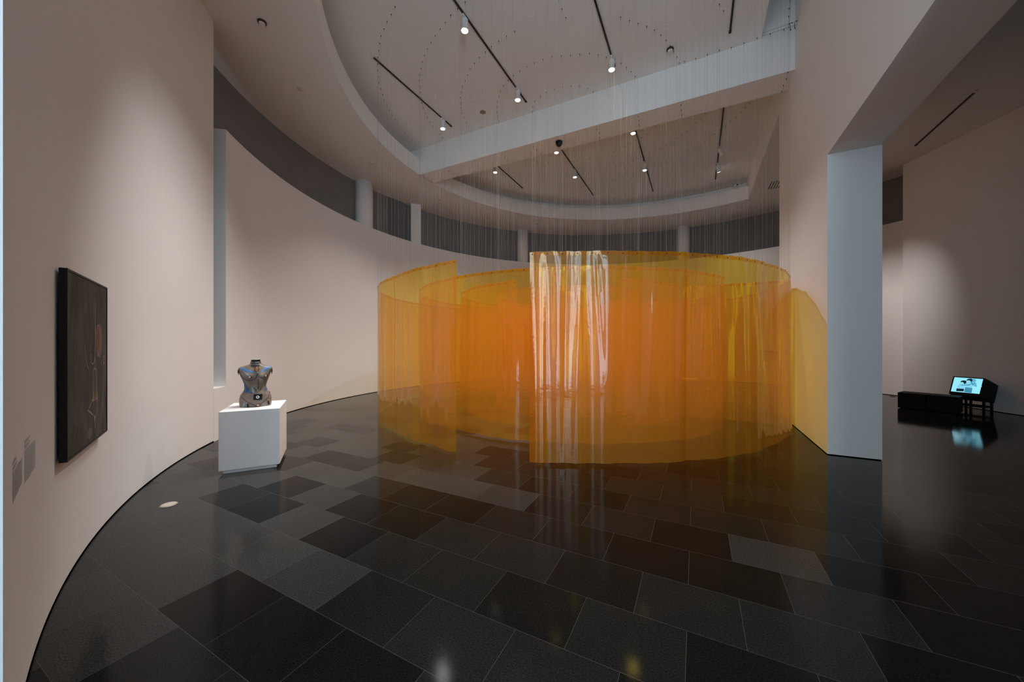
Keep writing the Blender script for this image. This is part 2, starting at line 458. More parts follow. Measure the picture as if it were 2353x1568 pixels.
# shared meshes for grommet and hook
def shared(name, fn, m, smooth=True):
    bm = bmesh.new(); fn(bm); me = bpy.data.meshes.new(name); bm.to_mesh(me); bm.free(); me.materials.append(m)
    if smooth:
        for p in me.polygons: p.use_smooth = True
    return me
def hook_fn(bm):
    cyl(bm, (0, 0, -0.013), (0, 0, 0), 0.007, 0.0085, n=10)
    cyl(bm, (0, 0, -0.035), (0, 0, -0.013), 0.0016, n=6)
    torus(bm, (0, 0, -0.039), 0.004, 0.0015, (0, 1, 0), n=10, k=5)
ME_HOOK = shared('ceiling_hook', hook_fn, M['darkmetal'])
def line_fn(L):
    def f(bm):
        cyl(bm, (0, 0, 0), (0, 0, L), 0.00062, n=5, cap=False)
        sphere(bm, (0, 0, 0.055), 0.0045, n=8)
    return f
ME_LINE = {}
def line_mesh(zc):
    if zc not in ME_LINE: ME_LINE[zc] = shared('suspension_line', line_fn(zc - 0.038 - (ZT - 0.03)), M['line'])
    return ME_LINE[zc]
def grom_fn(bm):
    torus(bm, (0, 0, 0), 0.0055, 0.0026, (0, 1, 0), n=14, k=6)
    cyl(bm, (0, -0.002, 0), (0, 0.002, 0), 0.0055, n=12)
ME_GROM = shared('grommet', grom_fn, M['darkmetal'])

def film_shift(s, z, seed, folds, Ltot):
    """sideways displacement of the hanging film at arc length s and height z"""
    h = ZT - z
    w = 0.055 * noise.noise((s * 0.9 + seed * 7.1, z * 0.10, seed)) + 0.050 * noise.noise((s * 2.6 + seed * 3.3, z * 0.16, seed + 9)) \
        + 0.018 * noise.noise((s * 6.0 + seed, z * 0.22, seed + 4)) + 0.0016 * noise.noise((s * 19.0, z * 1.1, seed + 2))
    w *= 1.0 - 0.65 * math.exp(-h / 0.12)
    g = abs(math.sin(PI * s / STEP)); k = math.floor(s / STEP)
    sg = noise.noise((k * 1.7, seed * 2.1, 0.3)) * 2.0
    w += 0.011 * sg * g * math.exp(-h / 0.16)
    for (s0, drift, L, amp, wd) in folds:
        if abs(s - s0) > 0.6: continue
        if h > L: continue
        f = 1.0 - h / L
        c = s0 + drift * h
        ww = 0.014 + wd * h
        q = (s - c) / ww
        if abs(q) < 3.5: w += amp * f * (h / (h + 0.05)) * math.exp(-q * q)
    return w

def make_curtain(label, path, seed, seam_s=(), crease=None):
    """path(s) -> (x, y, nx, ny); one sheet hung from lines"""
    L = path.length
    cx, cy = path.base
    root = thing('vinyl_curtain', label, 'curtain', (cx, cy, 0))
    rnd = random.Random(seed * 101 + 3)
    folds = []
    s = STEP * 0.5
    k = 0
    while s < L:
        if rnd.random() < 0.85:
            folds.append((s + rnd.uniform(-0.01, 0.01), rnd.uniform(-0.06, 0.06), rnd.choice((0.35, 0.6, 0.9, 1.4, 2.1, 2.6)), rnd.choice((-1, 1)) * rnd.uniform(0.009, 0.026), rnd.uniform(0.008, 0.026)))
        s += STEP; k += 1
    ns = max(4, int(L / path.res)); nz = path.nz
    def pt(s, z, off=0.0):
        x, y, nx, ny = path(s)
        w = film_shift(s, z, seed, folds, L) + off
        if crease: w += crease(s, z)
        return Vector((x + nx * w - cx, y + ny * w - cy, z))
    def top(s):
        g = abs(math.sin(PI * (s - STEP * 0.5) / STEP))
        return ZT - 0.010 * g * (0.6 + 0.6 * noise.noise((s * 3.1, seed, 1.0))) + 0.010 * noise.noise((s * 0.7, seed, 3.0))
    def bot(s):
        return ZB + 0.010 * noise.noise((s * 1.3, seed, 5.0)) + 0.006 * noise.noise((s * 6, seed, 6.0))
    bm = bmesh.new(); uvl = bm.loops.layers.uv.new('UVMap')
    grid = []
    for i in range(ns + 1):
        s = L * i / ns
        zt, zb = top(s), bot(s)
        colv = []
        for j in range(nz + 1):
            t = (j / nz) ** 1.35
            z = zt + (zb - zt) * t
            colv.append((bm.verts.new(pt(s, z)), (s, z)))
        grid.append(colv)
    for a, b in zip(grid, grid[1:]):
        for j in range(nz):
            q = (a[j], a[j + 1], b[j + 1], b[j])
            f = bm.faces.new([t[0] for t in q])
            for l, t in zip(f.loops, q): l[uvl].uv = t[1]
    sheet = obj('vinyl_sheet', bm, M['film'], root, smooth=True)
    # welded double strip along the top edge
    bm = bmesh.new(); uvl = bm.loops.layers.uv.new('UVMap'); prev = None
    for i in range(ns + 1):
        s = L * i / ns; zt = top(s)
        cur = [(bm.verts.new(pt(s, zt - dz, 0.003)), (s, zt - dz)) for dz in (-0.002, 0.022, 0.048)]
        if prev:
            for j in range(2):
                q = (prev[j], prev[j + 1], cur[j + 1], cur[j])
                f = bm.faces.new([t[0] for t in q])
                for l, t in zip(f.loops, q): l[uvl].uv = t[1]
        prev = cur
    obj('top_hem', bm, M['hemfilm'], root, smooth=True)
    # overlapped seams between widths of film
    for (sa, sb) in seam_s:
        bm = bmesh.new(); uvl = bm.loops.layers.uv.new('UVMap'); rows = []
        m = max(2, int((sb - sa) / 0.03))
        for j in range(nz + 1):
            row = []
            for i in range(m + 1):
                s = sa + (sb - sa) * i / m
                z = top(s) + (bot(s) - top(s)) * (j / nz) ** 1.35
                row.append((bm.verts.new(pt(s, z, 0.0035)), (s, z)))
            rows.append(row)
        for a, b in zip(rows, rows[1:]):
            for i in range(m):
                q = (a[i], b[i], b[i + 1], a[i + 1])
                f = bm.faces.new([t[0] for t in q])
                for l, t in zip(f.loops, q): l[uvl].uv = t[1]
        obj('seam_strip', bm, M['hemfilm'], root, smooth=True)
    # grommets, lines and ceiling hooks
    spots = []
    cnt = int((L - 0.06) / STEP)
    for i in range(cnt + 1):
        s = 0.03 + i * (L - 0.06) / cnt
        x, y, nx, ny = path(s)
        z = top(s) - 0.026
        q = pt(s, z, 0.003)
        spots.append((q.x, q.y, z, math.atan2(ny, nx) - PI / 2, (q.x + cx - CAMX) ** 2 + (q.y + cy - CAMY) ** 2))
    spots.sort(key=lambda t: t[4])
    for (x, y, z, r, _) in spots[:100]:
        g = bpy.data.objects.new('grommet', ME_GROM); COL.objects.link(g); g.parent = root; g.location = (x, y, z); g.rotation_euler = (0, 0, r)
        zc = ceil_at(x + cx, y + cy)
        ln = bpy.data.objects.new('suspension_line', line_mesh(zc)); COL.objects.link(ln); ln.parent = root; ln.location = (x, y, ZT - 0.03)
        hk = bpy.data.objects.new('ceiling_hook', ME_HOOK); COL.objects.link(hk); hk.parent = ln; hk.location = (0, 0, zc - ZT + 0.03)
    if len(spots) > 100:
        b1, b2, b3 = bmesh.new(), bmesh.new(), bmesh.new()
        for (x, y, z, r, _) in spots[100:]:
            zc = ceil_at(x + cx, y + cy)
            for bb, me, mtx in ((b1, ME_GROM, Matrix.Translation((x, y, z)) @ Matrix.Rotation(r, 4, 'Z')), (b2, line_mesh(zc), Matrix.Translation((x, y, ZT - 0.03))), (b3, ME_HOOK, Matrix.Translation((x, y, zc)))):
                k0 = len(bb.verts); bb.from_mesh(me); bb.verts.ensure_lookup_table()
                for vv in bb.verts[k0:]: vv.co = mtx @ vv.co
        for nm, bb, mm in (('grommet', b1, M['darkmetal']), ('suspension_line', b2, M['line']), ('ceiling_hook', b3, M['darkmetal'])):
            o = obj(nm, bb, mm, root, smooth=True); o['kind'] = 'stuff'
    return root

class Ring:
    def __init__(self, R, a0, a1, res=0.03, nz=34, rfun=None):
        self.R = R; self.a0 = math.radians(a0); self.a1 = math.radians(a1)
        self.length = R * (self.a1 - self.a0); self.res = res; self.nz = nz; self.base = (CX0, CY0); self.rfun = rfun
    def __call__(self, s):
        a = self.a0 + s / self.R
        R = self.R + (self.rfun(math.degrees(a)) if self.rfun else 0)
        return (CX0 + R * math.cos(a), CY0 + R * math.sin(a), math.cos(a), math.sin(a))
class Straight:
    def __init__(self, p, q, res=0.03, nz=34):
        self.p = Vector(p); self.d = (Vector(q) - self.p); self.length = self.d.length; self.d.normalize()
        self.n = Vector((self.d.y, -self.d.x)); self.res = res; self.nz = nz; self.base = tuple((Vector(p) + Vector(q)) / 2)
    def __call__(self, s):
        t = self.p + self.d * s; return (t.x, t.y, self.n.x, self.n.y)
def seams(L, first):
    out = [first] if first else []
    s = 1.9
    while s < L - 0.4:
        out.append((s, s + 0.035)); s += 1.83
    return out
def r1(a):
    w = 0.0
    w += 0.07 * math.exp(-((a + 77.2) / 6.0) ** 2) + 0.07 * math.exp(-((a - 268.8) / 5.0) ** 2)
    w += 0.06 * math.exp(-abs(a + 40.3) / 5.0)                   # a crease where two widths meet
    w -= 0.04 * math.exp(-((a - 245) / 12.0) ** 2)
    return w
R1 = Ring(4.24, -77.2, 268.8, res=0.025, nz=40, rfun=r1)
make_curtain('outermost round orange vinyl curtain, open at the front', R1, 1, seams(R1.length, (0.0, 0.20)))
R2 = Ring(3.41, 8.0, 339.3)
make_curtain('second orange vinyl curtain ring, just inside the outermost one', R2, 2, seams(R2.length, None))
R3 = Ring(2.50, -50.3, 268.0, res=0.03)
make_curtain('third orange vinyl curtain ring counting inward, split at its front right', R3, 3, seams(R3.length, None))
R4 = Ring(1.67, 105.0, 435.0, res=0.035, nz=28)
make_curtain('fourth orange vinyl curtain ring, around the innermost one', R4, 4, seams(R4.length, None))
R5 = Ring(0.80, 120.0, 420.0, res=0.035, nz=28)
make_curtain('innermost and smallest orange vinyl curtain ring', R5, 5)
make_curtain('short straight orange vinyl curtain joining third ring to outermost ring at the right', Straight((0.34, -0.33), (2.0, -0.33)), 6)
make_curtain('short straight orange vinyl curtain inside the front opening of the third ring', Straight((-1.41, -3.28), (-1.41, -2.30)), 7)

# cable bridging the ceiling slot
t = thing('support_cable', 'thin steel cable with turnbuckles across the slot at the straight wall', 'cable', (1.64, -0.5, ZC))
def rel(o, p): return Vector(p) - o.location
CA, CB = Vector((1.64, -0.42, ZC - 0.01)), Vector((XW, -0.48, ZC - 0.04))
bm = bmesh.new(); tube(bm, [rel(t, CA), rel(t, CA.lerp(CB, 0.5) - Vector((0, 0, 0.004))), rel(t, CB)], 0.002); obj('cable', bm, M['darkmetal'], t)
arc_pts = []
for i in range(13):
    a_ = math.radians(-25.6 + 21.8 * i / 12)
    arc_pts.append(rel(t, (CX0 + 4.245 * math.cos(a_), 4.245 * math.sin(a_), ZC + 0.002)))
bm = bmesh.new(); tube(bm, arc_pts, 0.002); obj('cable', bm, M['darkmetal'], t)
bm = bmesh.new(); tube(bm, [rel(t, (1.63, -0.33, ZC + 0.002)), rel(t, (XW, -0.33, ZC + 0.002))], 0.002); obj('cable', bm, M['darkmetal'], t)
for q in (0.80, 0.93):
    a = CA.lerp(CB, q); b = CA.lerp(CB, q + 0.06)
    bm = bmesh.new(); cyl(bm, rel(t, a), rel(t, b), 0.0065, n=8); obj('turnbuckle', bm, M['darkmetal'], t)
for q in (0.78, 0.90):
    a = CA.lerp(CB, q)
    bm = bmesh.new(); tube(bm, [rel(t, a), rel(t, a + Vector((0.004, 0, -0.10))), rel(t, a + Vector((0.012, 0, -0.125)))], [0.0025, 0.005, 0.007]); obj('drop_hook', bm, M['darkmetal'], t)

# ---------------------------------------------------------------- lighting tracks and lamps
def track(x, y0, y1, z, label):
    t = thing('lighting_track', label, 'lighting track', (x, (y0 + y1) / 2, z), group='ceiling lighting tracks')
    L = (y1 - y0) / 2
    bm = bmesh.new(); box(bm, -0.015, 0.015, -L, L, -0.018, -0.001); obj('rail', bm, M['track'], t)
    for s in (-1, 1):
        bm = bmesh.new(); box(bm, -0.02, 0.02, s * L - 0.03, s * L + 0.03, -0.021, -0.001); obj('end_cap', bm, M['track'] if s > 0 else M['fixture'], t)
    return t
T = [(-5.04, -3.28, -0.76, 'short dark track left of the two longer tracks on the near ceiling'),
     (-2.93, -6.2, -0.72, 'longest dark track, crossing the near ceiling left of centre'),
     (-0.89, -6.2, -0.88, 'dark near-ceiling track running out of the top above the brightest right lamp'),
     (1.12, -5.2, -0.72, 'empty dark track on the near ceiling close to the straight wall'),
     (-5.0, 1.15, 3.39, 'leftmost dark track on the far ceiling beyond the beam'),
     (-2.89, 1.15, 5.19, 'second dark track from the left on the far ceiling beyond the beam'),
     (-0.84, 1.15, 5.82, 'third dark track from the left on the far ceiling beyond the beam'),
     (1.16, 1.15, 5.77, 'rightmost dark track on the far ceiling, holding two white spotlights')]
for a in T: track(a[0], a[1], a[2], ZC, a[3])
t = track(5.37, 2.0, 4.12, ZS, 'single dark track on the dim side room ceiling')

def lamp(x, y, label, zc=ZC, drop=0.25, power=1.0, lit=True, aim=(0, 0, -1), angle=102, col=None, blend=0.8):
    t = thing('spotlight', label, 'spotlight', (x, y, zc), group='track spotlights')
    bm = bmesh.new(); box(bm, -0.02, 0.02, -0.07, 0.07, -0.045, -0.012); cyl(bm, (0, 0, -0.07), (0, 0, -0.04), 0.014, n=12); obj('adapter', bm, M['fixture'], t)
    d = Vector(aim).normalized()
    q = Vector((0, 0, -1)).rotation_difference(d).to_matrix().to_4x4()
    piv = Matrix.Translation((0, 0, -0.075)) @ q
    bm = bmesh.new()
    lathe(bm, [(0.036, 0.01), (0.052, 0.0), (0.055, -0.02), (0.055, -drop + 0.08), (0.062, -drop + 0.075), (0.064, -drop + 0.062), (0.057, -drop + 0.062), (0.053, -drop + 0.075)], n=24, mtx=piv, cap=True)
    obj('housing', bm, M['fixture'], t, smooth=True)
    bm = bmesh.new()
    lathe(bm, [(0.056, -drop + 0.066), (0.054, -drop + 0.056), (0.036, -drop + 0.046), (0.001, -drop + 0.042)], n=20, mtx=piv)
    b = obj('bulb', bm, M['bulb'] if lit else M['fixture'], t, smooth=True)
    if lit:
        ld = bpy.data.lights.new('lamp_light', 'SPOT'); ld.energy = SPOT_W * power; ld.color = col or SPOT_COL
        ld.spot_size = math.radians(angle); ld.spot_blend = blend; ld.shadow_soft_size = 0.045
        lo = bpy.data.objects.new('lamp_light', ld); COL.objects.link(lo); lo.parent = t
        lo.matrix_local = piv @ Matrix.Translation((0, 0, -drop + 0.04))
    return t
lamp(-2.94, -3.16, 'lit spotlight at the top of the picture on the longest track')
lamp(-2.91, -1.18, 'lit spotlight near the beam on the longest track')
lamp(-5.04, -1.09, 'lit spotlight on the short left track of the near ceiling')
lamp(-0.89, -1.12, 'lit spotlight on the near track right of centre')
lamp(-5.02, 1.49, 'lit spotlight on the leftmost track beyond the beam')
lamp(-2.91, 1.27, 'lit spotlight just under the black ceiling dome', power=0.9)
lamp(-2.90, 2.95, 'lit spotlight mid way along the second far track', power=0.9)
lamp(-0.85, 1.29, 'lit spotlight at the beam end of the third far track')
lamp(-0.84, 3.49, 'lit spotlight mid way along the third far track')
lamp(1.17, 3.55, 'unlit white spotlight upper of the two on the rightmost far track', lit=False, aim=(0.35, 0.1, -1))
lamp(1.17, 4.62, 'white spotlight with a thin lit rim, lower of the two on the rightmost far track', power=0.2, aim=(0.25, 0.75, -1), angle=60)
# lamps on the near tracks above the picture edge
lamp(-2.93, -4.95, 'spotlight on the longest track aimed at the plinth', power=0.40, aim=(-0.25, -0.12, -1), angle=55)
lamp(-2.93, -5.7, 'spotlight on the longest track aimed at the painting', power=0.85, aim=(-0.10, -0.25, -1), angle=60, blend=1.0, col=(1.0, 0.985, 0.98))
lamp(-2.93, -4.3, 'unseen spotlight added on the longest track to brighten the curved left wall', power=0.60, aim=(-0.36, -0.27, -1), angle=58, blend=1.0, col=(1.0, 0.985, 0.98))  # added out of view to brighten the left wall
# side room lamps hidden by the pier
track(3.35, 1.3, 3.6, ZS, 'dark track on the side room ceiling hidden behind the pier')
lamp(3.35, 2.3, 'spotlight hidden behind the pier in the side room', zc=ZS, power=0.72, aim=(0.41, 0.82, -1), angle=48, blend=1.0)

# ---------------------------------------------------------------- small ceiling fittings
def disc_fitting(name, label, cat, x, y, z, r, h, m, m2=None, group=None):
    t = thing(name, label, cat, (x, y, z), group=group)
    bm = bmesh.new(); lathe(bm, [(r, 0), (r, -h * 0.35), (r * 0.93, -h * 0.5)], n=28); obj('base_ring', bm, m, t, smooth=False)
    bm = bmesh.new(); lathe(bm, [(r * 0.72, -h * 0.45), (r * 0.68, -h * 0.9), (r * 0.5, -h)], n=24); obj('cover', bm, m2 or m, t)
    return t
disc_fitting('smoke_detector', 'round white smoke detector with a dark rim on the near left soffit', 'smoke detector', -5.26, -5.15, ZS, 0.06, 0.05, M['darkmetal'], M['fixture'])
disc_fitting('smoke_detector', 'round white smoke detector with dark rim on the near ceiling by the beam', 'smoke detector', 0.137, -0.79, ZC, 0.065, 0.06, M['darkmetal'], M['fixture'])
disc_fitting('ceiling_sensor', 'brown round plate on the near ceiling between the lamps by the beam', 'ceiling plate', -4.02, -0.84, ZC, 0.075, 0.02, M['brownplate'])
k = 0
for x, y, lb in ((-6.16, -4.00, 'small flush disc on the soffit above the tall left wall'), (-7.22, -1.38, 'small flush disc on the soffit near the first round column'),
                 (-7.15, 1.43, 'small flush disc on the soffit near the square post'), (-5.2, 5.24, 'small disc on the far soffit above the second round column'),
                 (-2.78, 6.73, 'small disc on the middle of the far soffit'), (-1.39, 7.14, 'small disc on the far soffit left of the third round column'),
                 (1.46, 7.05, 'small disc on the far soffit right of the third round column')):
    bm = bmesh.new(); lathe(bm, [(0.055, 0), (0.052, -0.008), (0.03, -0.02), (0.028, -0.03)], n=20)
    tag(obj('sprinkler_head', bm, M['cap'], loc=(x, y, ZS)), lb, 'sprinkler', 'soffit sprinklers')
for x, y, lb in ((-4.01, -3.98, 'flush round plate at the top left of the near ceiling'), (-1.93, -2.67, 'flush round plate between the two long near tracks'),
                 (-3.99, -1.38, 'flush round plate beside the brown ceiling plate'), (0.12, -1.34, 'flush round plate just before the near smoke detector')):
    bm = bmesh.new(); lathe(bm, [(0.06, 0), (0.06, -0.004), (0.052, -0.006), (0.052, -0.003), (0.001, -0.003)], n=24, cap=False)
    tag(obj('ceiling_plate', bm, M['ceil'], loc=(x, y, ZC)), lb, 'ceiling plate', 'flush ceiling plates')
t = thing('dome_camera', 'small black dome hanging under the beam', 'dome camera', (-2.366, -0.026, ZS))
bm = bmesh.new(); lathe(bm, [(0.085, 0), (0.085, -0.03), (0.08, -0.035)], n=24); obj('mount', bm, M['plastic'], t)
bm = bmesh.new(); lathe(bm, [(0.078, -0.03), (0.07, -0.07), (0.045, -0.105), (0.01, -0.118)], n=24); obj('dome', bm, M['plastic'], t, smooth=True)
# louvred vent in the far right soffit
t = thing('air_vent', 'slatted dark air vent in the soffit beside the straight wall', 'air vent', (2.62, 5.25, ZS))
bm = bmesh.new(); box(bm, -0.06, 0.30, -0.32, 0.32, -0.004, 0.0); obj('backing', bm, M['black'], t)
for i in range(6):
    bm = bmesh.new(); x = -0.055 + 0.065 * i; box(bm, x - 0.012, x + 0.026, -0.33, 0.33, -0.014, -0.004); obj('slat', bm, M['ceil'], t)
# small camera on the far lip
c = P(RL - 0.02, 74.0)
t = thing('security_camera', 'tiny white security camera on the lip at the far right', 'camera', (c[0], c[1], ZL), (0, 0, 0.3))
bm = bmesh.new(); box(bm, -0.03, 0.03, -0.02, 0.02, 0, 0.06); obj('bracket', bm, M['fixture'], t)
bm = bmesh.new(); box(bm, -0.05, 0.05, -0.10, 0.04, 0.06, 0.13); bevel(bm, 0.008); obj('housing', bm, M['fixture'], t)
bm = bmesh.new(); cyl(bm, (0, -0.10, 0.095), (0, -0.112, 0.095), 0.025, n=16); obj('lens', bm, M['black'], t)

# floor caps
for x, y, lb in ((-3.75, -6.74, 'pale round floor socket cap near the foot of the curved left wall'), (5.45, 5.50, 'dark round floor cap beyond the pier in the side room')):
    t = thing('floor_socket_cap', lb, 'floor cap', (x, y, 0))
    far = x > 0
    bm = bmesh.new(); lathe(bm, [(0.064, 0), (0.064, 0.004), (0.058, 0.007)], n=32); obj('rim', bm, M['darkmetal'] if far else M['steel'], t)
    bm = bmesh.new(); lathe(bm, [(0.056, 0.004), (0.054, 0.009), (0.03, 0.011)], n=32); obj('lid', bm, M['darkmetal'] if far else M['cap'], t)

# ---------------------------------------------------------------- plinth and mannequin torso
FL, FR = Vector(sv(-3.32, 4.04)), Vector(sv(-2.80, 4.30))
axx = (FR - FL).normalized(); PW, PD, PH = 0.585, 0.70, 0.712
ang = math.atan2(axx.y, axx.x)
back = Vector((-axx.y, axx.x))
pc = FL + axx * PW / 2 + back * PD / 2
t = thing('display_plinth', 'white square plinth carrying the painted torso, on a recessed base', 'plinth', (pc.x, pc.y, 0), (0, 0, ang))
bm = bmesh.new(); box(bm, -PW / 2, PW / 2, -PD / 2, PD / 2, 0.042, PH); bevel(bm, 0.002, 1); obj('body', bm, M['plinth'], t)
bm = bmesh.new(); box(bm, -PW / 2 + 0.035, PW / 2 - 0.035, -PD / 2 + 0.035, PD / 2 - 0.035, 0, 0.042); obj('recessed_base', bm, M['plinth'], t)

tc = Vector(sv(-3.206, 4.47))
torso = thing('mannequin_torso', 'armless female mannequin torso with blue painted bands on the white plinth', 'mannequin', (tc.x, tc.y, PH + 0.0006), (0, 0, ang + 0.03))
KP = 0.00045
def tz(py): return (1425 - py) * KP
PROF = [(1425, .160, .112), (1380, .164, .115), (1300, .166, .118), (1200, .165, .120), (1100, .152, .115), (1020, .130, .103), (960, .115, .094), (900, .107, .088),
        (830, .110, .088), (760, .119, .090), (680, .131, .092), (600, .142, .093), (520, .155, .090), (450, .168, .084), (400, .176, .076), (365, .174, .066), (340, .158, .060),
        (315, .126, .056), (295, .092, .054), (275, .068, .052), (250, .055, .050), (225, .050, .048), (205, .0485, .047)]
PROF = [(tz(p), w, d) for p, w, d in PROF]
def prof(z):
    z = min(max(z, PROF[0][0]), PROF[-1][0])
    for a, b in zip(PROF, PROF[1:]):
        if a[0] <= z <= b[0]:
            f = (z - a[0]) / (b[0] - a[0]); return a[1] + (b[1] - a[1]) * f, a[2] + (b[2] - a[2]) * f
    return PROF[-1][1:]
def bust(x, z):
    v = 0
    for s in (-1, 1):
        r2 = ((x - s * 0.077) / 0.050) ** 2 + ((z - 0.372) / 0.052) ** 2
        v += 0.042 * math.exp(-r2)
    v += 0.012 * math.exp(-(x / 0.08) ** 2 - ((z - 0.14) / 0.08) ** 2)
    v -= 0.008 * math.exp(-(x / 0.02) ** 2 - ((z - 0.38) / 0.05) ** 2)
    return v
def front(x, z, off=0.0):
    w, d = prof(z); q = min(abs(x) / w, 0.999)
    y = -d * (1 - q ** 2.3) ** (1 / 2.3) - bust(x, z)
    return Vector((x, y - off, z))
bm = bmesh.new(); rings = []
zs = [PROF[0][0] + (PROF[-1][0] - PROF[0][0]) * i / 64 for i in range(65)]
for z in zs:
    w, d = prof(z); ring = []
    for k in range(56):
        a = 2 * PI * k / 56
        ca, sa = math.cos(a), math.sin(a)
        x = w * math.copysign(abs(ca) ** (2 / 2.3), ca); y = d * math.copysign(abs(sa) ** (2 / 2.3), sa)
        if sa < 0: y -= bust(x, z) * min(1, abs(sa) * 2)
        else: y += 0.02 * math.exp(-((z - 0.09) / 0.07) ** 2) * sa
        ring.append(bm.verts.new((x, y, z)))
    rings.append(ring)
for a, b in zip(rings, rings[1:]):
    for k in range(56):
        j = (k + 1) % 56; bm.faces.new((a[k], a[j], b[j], b[k]))
bm.faces.new(rings[0][::-1]); bm.faces.new(rings[-1])
skin = mat('aged_grey_brown_skin', (0.215, 0.170, 0.130), 0.42, var=0.22, scale=14, spec=0.45)
obj('body', bm, skin, torso, smooth=True)
def px(p): return ((p[0] - 662) * KP, tz(p[1]))
def patch(name, poly, m, off=0.0022):
    """flat polygon in front view wrapped onto the torso"""
    bm2 = bmesh.new()
    vs = [bm2.verts.new((px(p)[0], 0, px(p)[1])) for p in poly]
    f = bm2.faces.new(vs)
    bmesh.ops.triangulate(bm2, faces=[f])
    for _ in range(3):
        bmesh.ops.subdivide_edges(bm2, edges=[e for e in bm2.edges if e.calc_length() > 0.008], cuts=1, use_grid_fill=True)
        bmesh.ops.triangulate(bm2, faces=[f for f in bm2.faces if len(f.verts) > 4])
    for v in bm2.verts: v.co = front(v.co.x, v.co.z, off)
    return obj(name, bm2, m, torso, smooth=True)
def band(pts, w):
    L, R = [], []
    for i, p in enumerate(pts):
        a = pts[max(0, i - 1)]; b = pts[min(len(pts) - 1, i + 1)]
        dx, dy = b[0] - a[0], b[1] - a[1]; l = math.hypot(dx, dy); nx, ny = -dy / l * w / 2, dx / l * w / 2
        L.append((p[0] + nx, p[1] + ny)); R.append((p[0] - nx, p[1] - ny))
    return L + R[::-1]
blue = mat('blue_body_paint', (0.075, 0.21, 0.52), 0.45, var=0.15, scale=30)
navy = mat('deep_blue_paint', (0.022, 0.105, 0.235), 0.4, var=0.2, scale=20)
teal = mat('pale_teal_paint', (0.15, 0.32, 0.38), 0.45, var=0.15, scale=30)
cordm = mat('indigo_cord', (0.045, 0.045, 0.13), 0.6)
silver = mat('silver_bead', (0.75, 0.73, 0.70), 0.25, metal=1.0)
gold = mat('gold_bead', (0.70, 0.50, 0.26), 0.25, metal=1.0)
agate = mat('agate_stone', (0.60, 0.30, 0.16), 0.3, var=0.4, scale=60)
o = patch('painted_band', [(290, 372), (340, 352), (400, 362), (470, 388), (560, 424), (640, 462), (700, 482), (690, 498), (600, 490), (520, 468), (440, 428), (380, 395)], blue); o['label'] = 'blue painted band from the left shoulder to the chest'
o = patch('painted_band', [(760, 492), (800, 478), (850, 410), (905, 355), (960, 322), (1015, 330), (985, 362), (930, 420), (880, 462), (820, 488)], blue); o['label'] = 'blue painted band from the right shoulder to the chest'
patch('painted_band', band([(330, 395), (410, 440), (470, 490), (535, 560)], 30), teal)
patch('painted_band', band([(1000, 365), (965, 440), (942, 545)], 24), teal)
patch('painted_band', [(340, 600), (400, 720), (460, 815), (530, 915), (580, 990), (640, 1055), (560, 1035), (470, 1022), (410, 1045), (435, 985), (452, 930), (452, 880), (425, 780), (380, 690)], navy)
patch('painted_band', [(300, 485), (325, 505), (380, 630), (430, 735), (475, 830), (455, 845), (400, 745), (345, 625)], navy)
patch('painted_band', [(905, 910), (935, 975), (862, 1030), (885, 970)], navy)
patch('painted_band', band([(445, 1310), (425, 1370), (405, 1425)], 44), teal)
patch('painted_band', band([(600, 880), (625, 950), (650, 1040)], 40), teal)
def cord(name, pts, r, m, off=0.003, sub=4):
    pp = []
    for a, b in zip(pts, pts[1:]):
        for i in range(sub): pp.append((a[0] + (b[0] - a[0]) * i / sub, a[1] + (b[1] - a[1]) * i / sub))
    pp.append(pts[-1])
    bm2 = bmesh.new(); tube(bm2, [front(*px(p), off) for p in pp], r, n=6); return obj(name, bm2, m, torso, smooth=True)
cord('breast_cord', [(285, 440), (330, 540), (400, 630), (480, 690), (560, 705), (640, 690), (690, 650), (715, 570), (732, 495)], 0.0032, cordm)
cord('breast_cord', [(734, 498), (770, 590), (830, 650), (890, 680), (945, 685)], 0.0028, cordm)
cord('hip_cord', [(350, 1130), (450, 1230), (560, 1315), (680, 1385), (745, 1392), (800, 1370), (900, 1270), (970, 1180), (992, 1080), (985, 1040)], 0.0032, cordm)
cord('side_cord', [(295, 480), (345, 620), (395, 730), (440, 850)], 0.0035, cordm)
cord('bead_string', [(752, 690), (745, 800), (745, 940)], 0.0026, M['darkmetal'])
for a, b in (((648, 905), (715, 985)), ((826, 895), (778, 985))): cord('twig', [a, b], 0.0032, mat('dark_twig', (0.05, 0.025, 0.015), 0.7), 0.004)
for (p, r, m2) in (((567, 605), 0.0125, silver), ((918, 588), 0.0125, silver), ((745, 1368), 0.016, gold), ((733, 990), 0.010, silver), ((732, 495), 0.007, silver), ((965, 1250), 0.008, gold)):
    bm2 = bmesh.new(); sphere(bm2, front(*px(p), r * 0.4), r, n=14); obj('bead', bm2, m2, torso, smooth=True)
for p in ((567, 605), (918, 588)):
    bm2 = bmesh.new(); c = front(*px(p), 0.001); torus(bm2, c, 0.014, 0.003, (0, 1, 0), n=18, k=6); obj('bead_setting', bm2, M['darkmetal'], torso, smooth=True)
bm2 = bmesh.new(); sphere(bm2, front(*px((708, 402)), 0.007), 0.02, n=18, sx=1.0, sy=0.4, sz=1.6); br = obj('brooch', bm2, agate, torso, smooth=True)
bm2 = bmesh.new(); c = front(*px((708, 402)), 0.006)
tube(bm2, [c + Vector((0.022 * math.cos(a), -0.002, 0.034 * math.sin(a))) for a in [2 * PI * i / 24 for i in range(25)]], 0.0028); obj('brooch_setting', bm2, mat('brown_leather', (0.10, 0.06, 0.035), 0.6), torso)
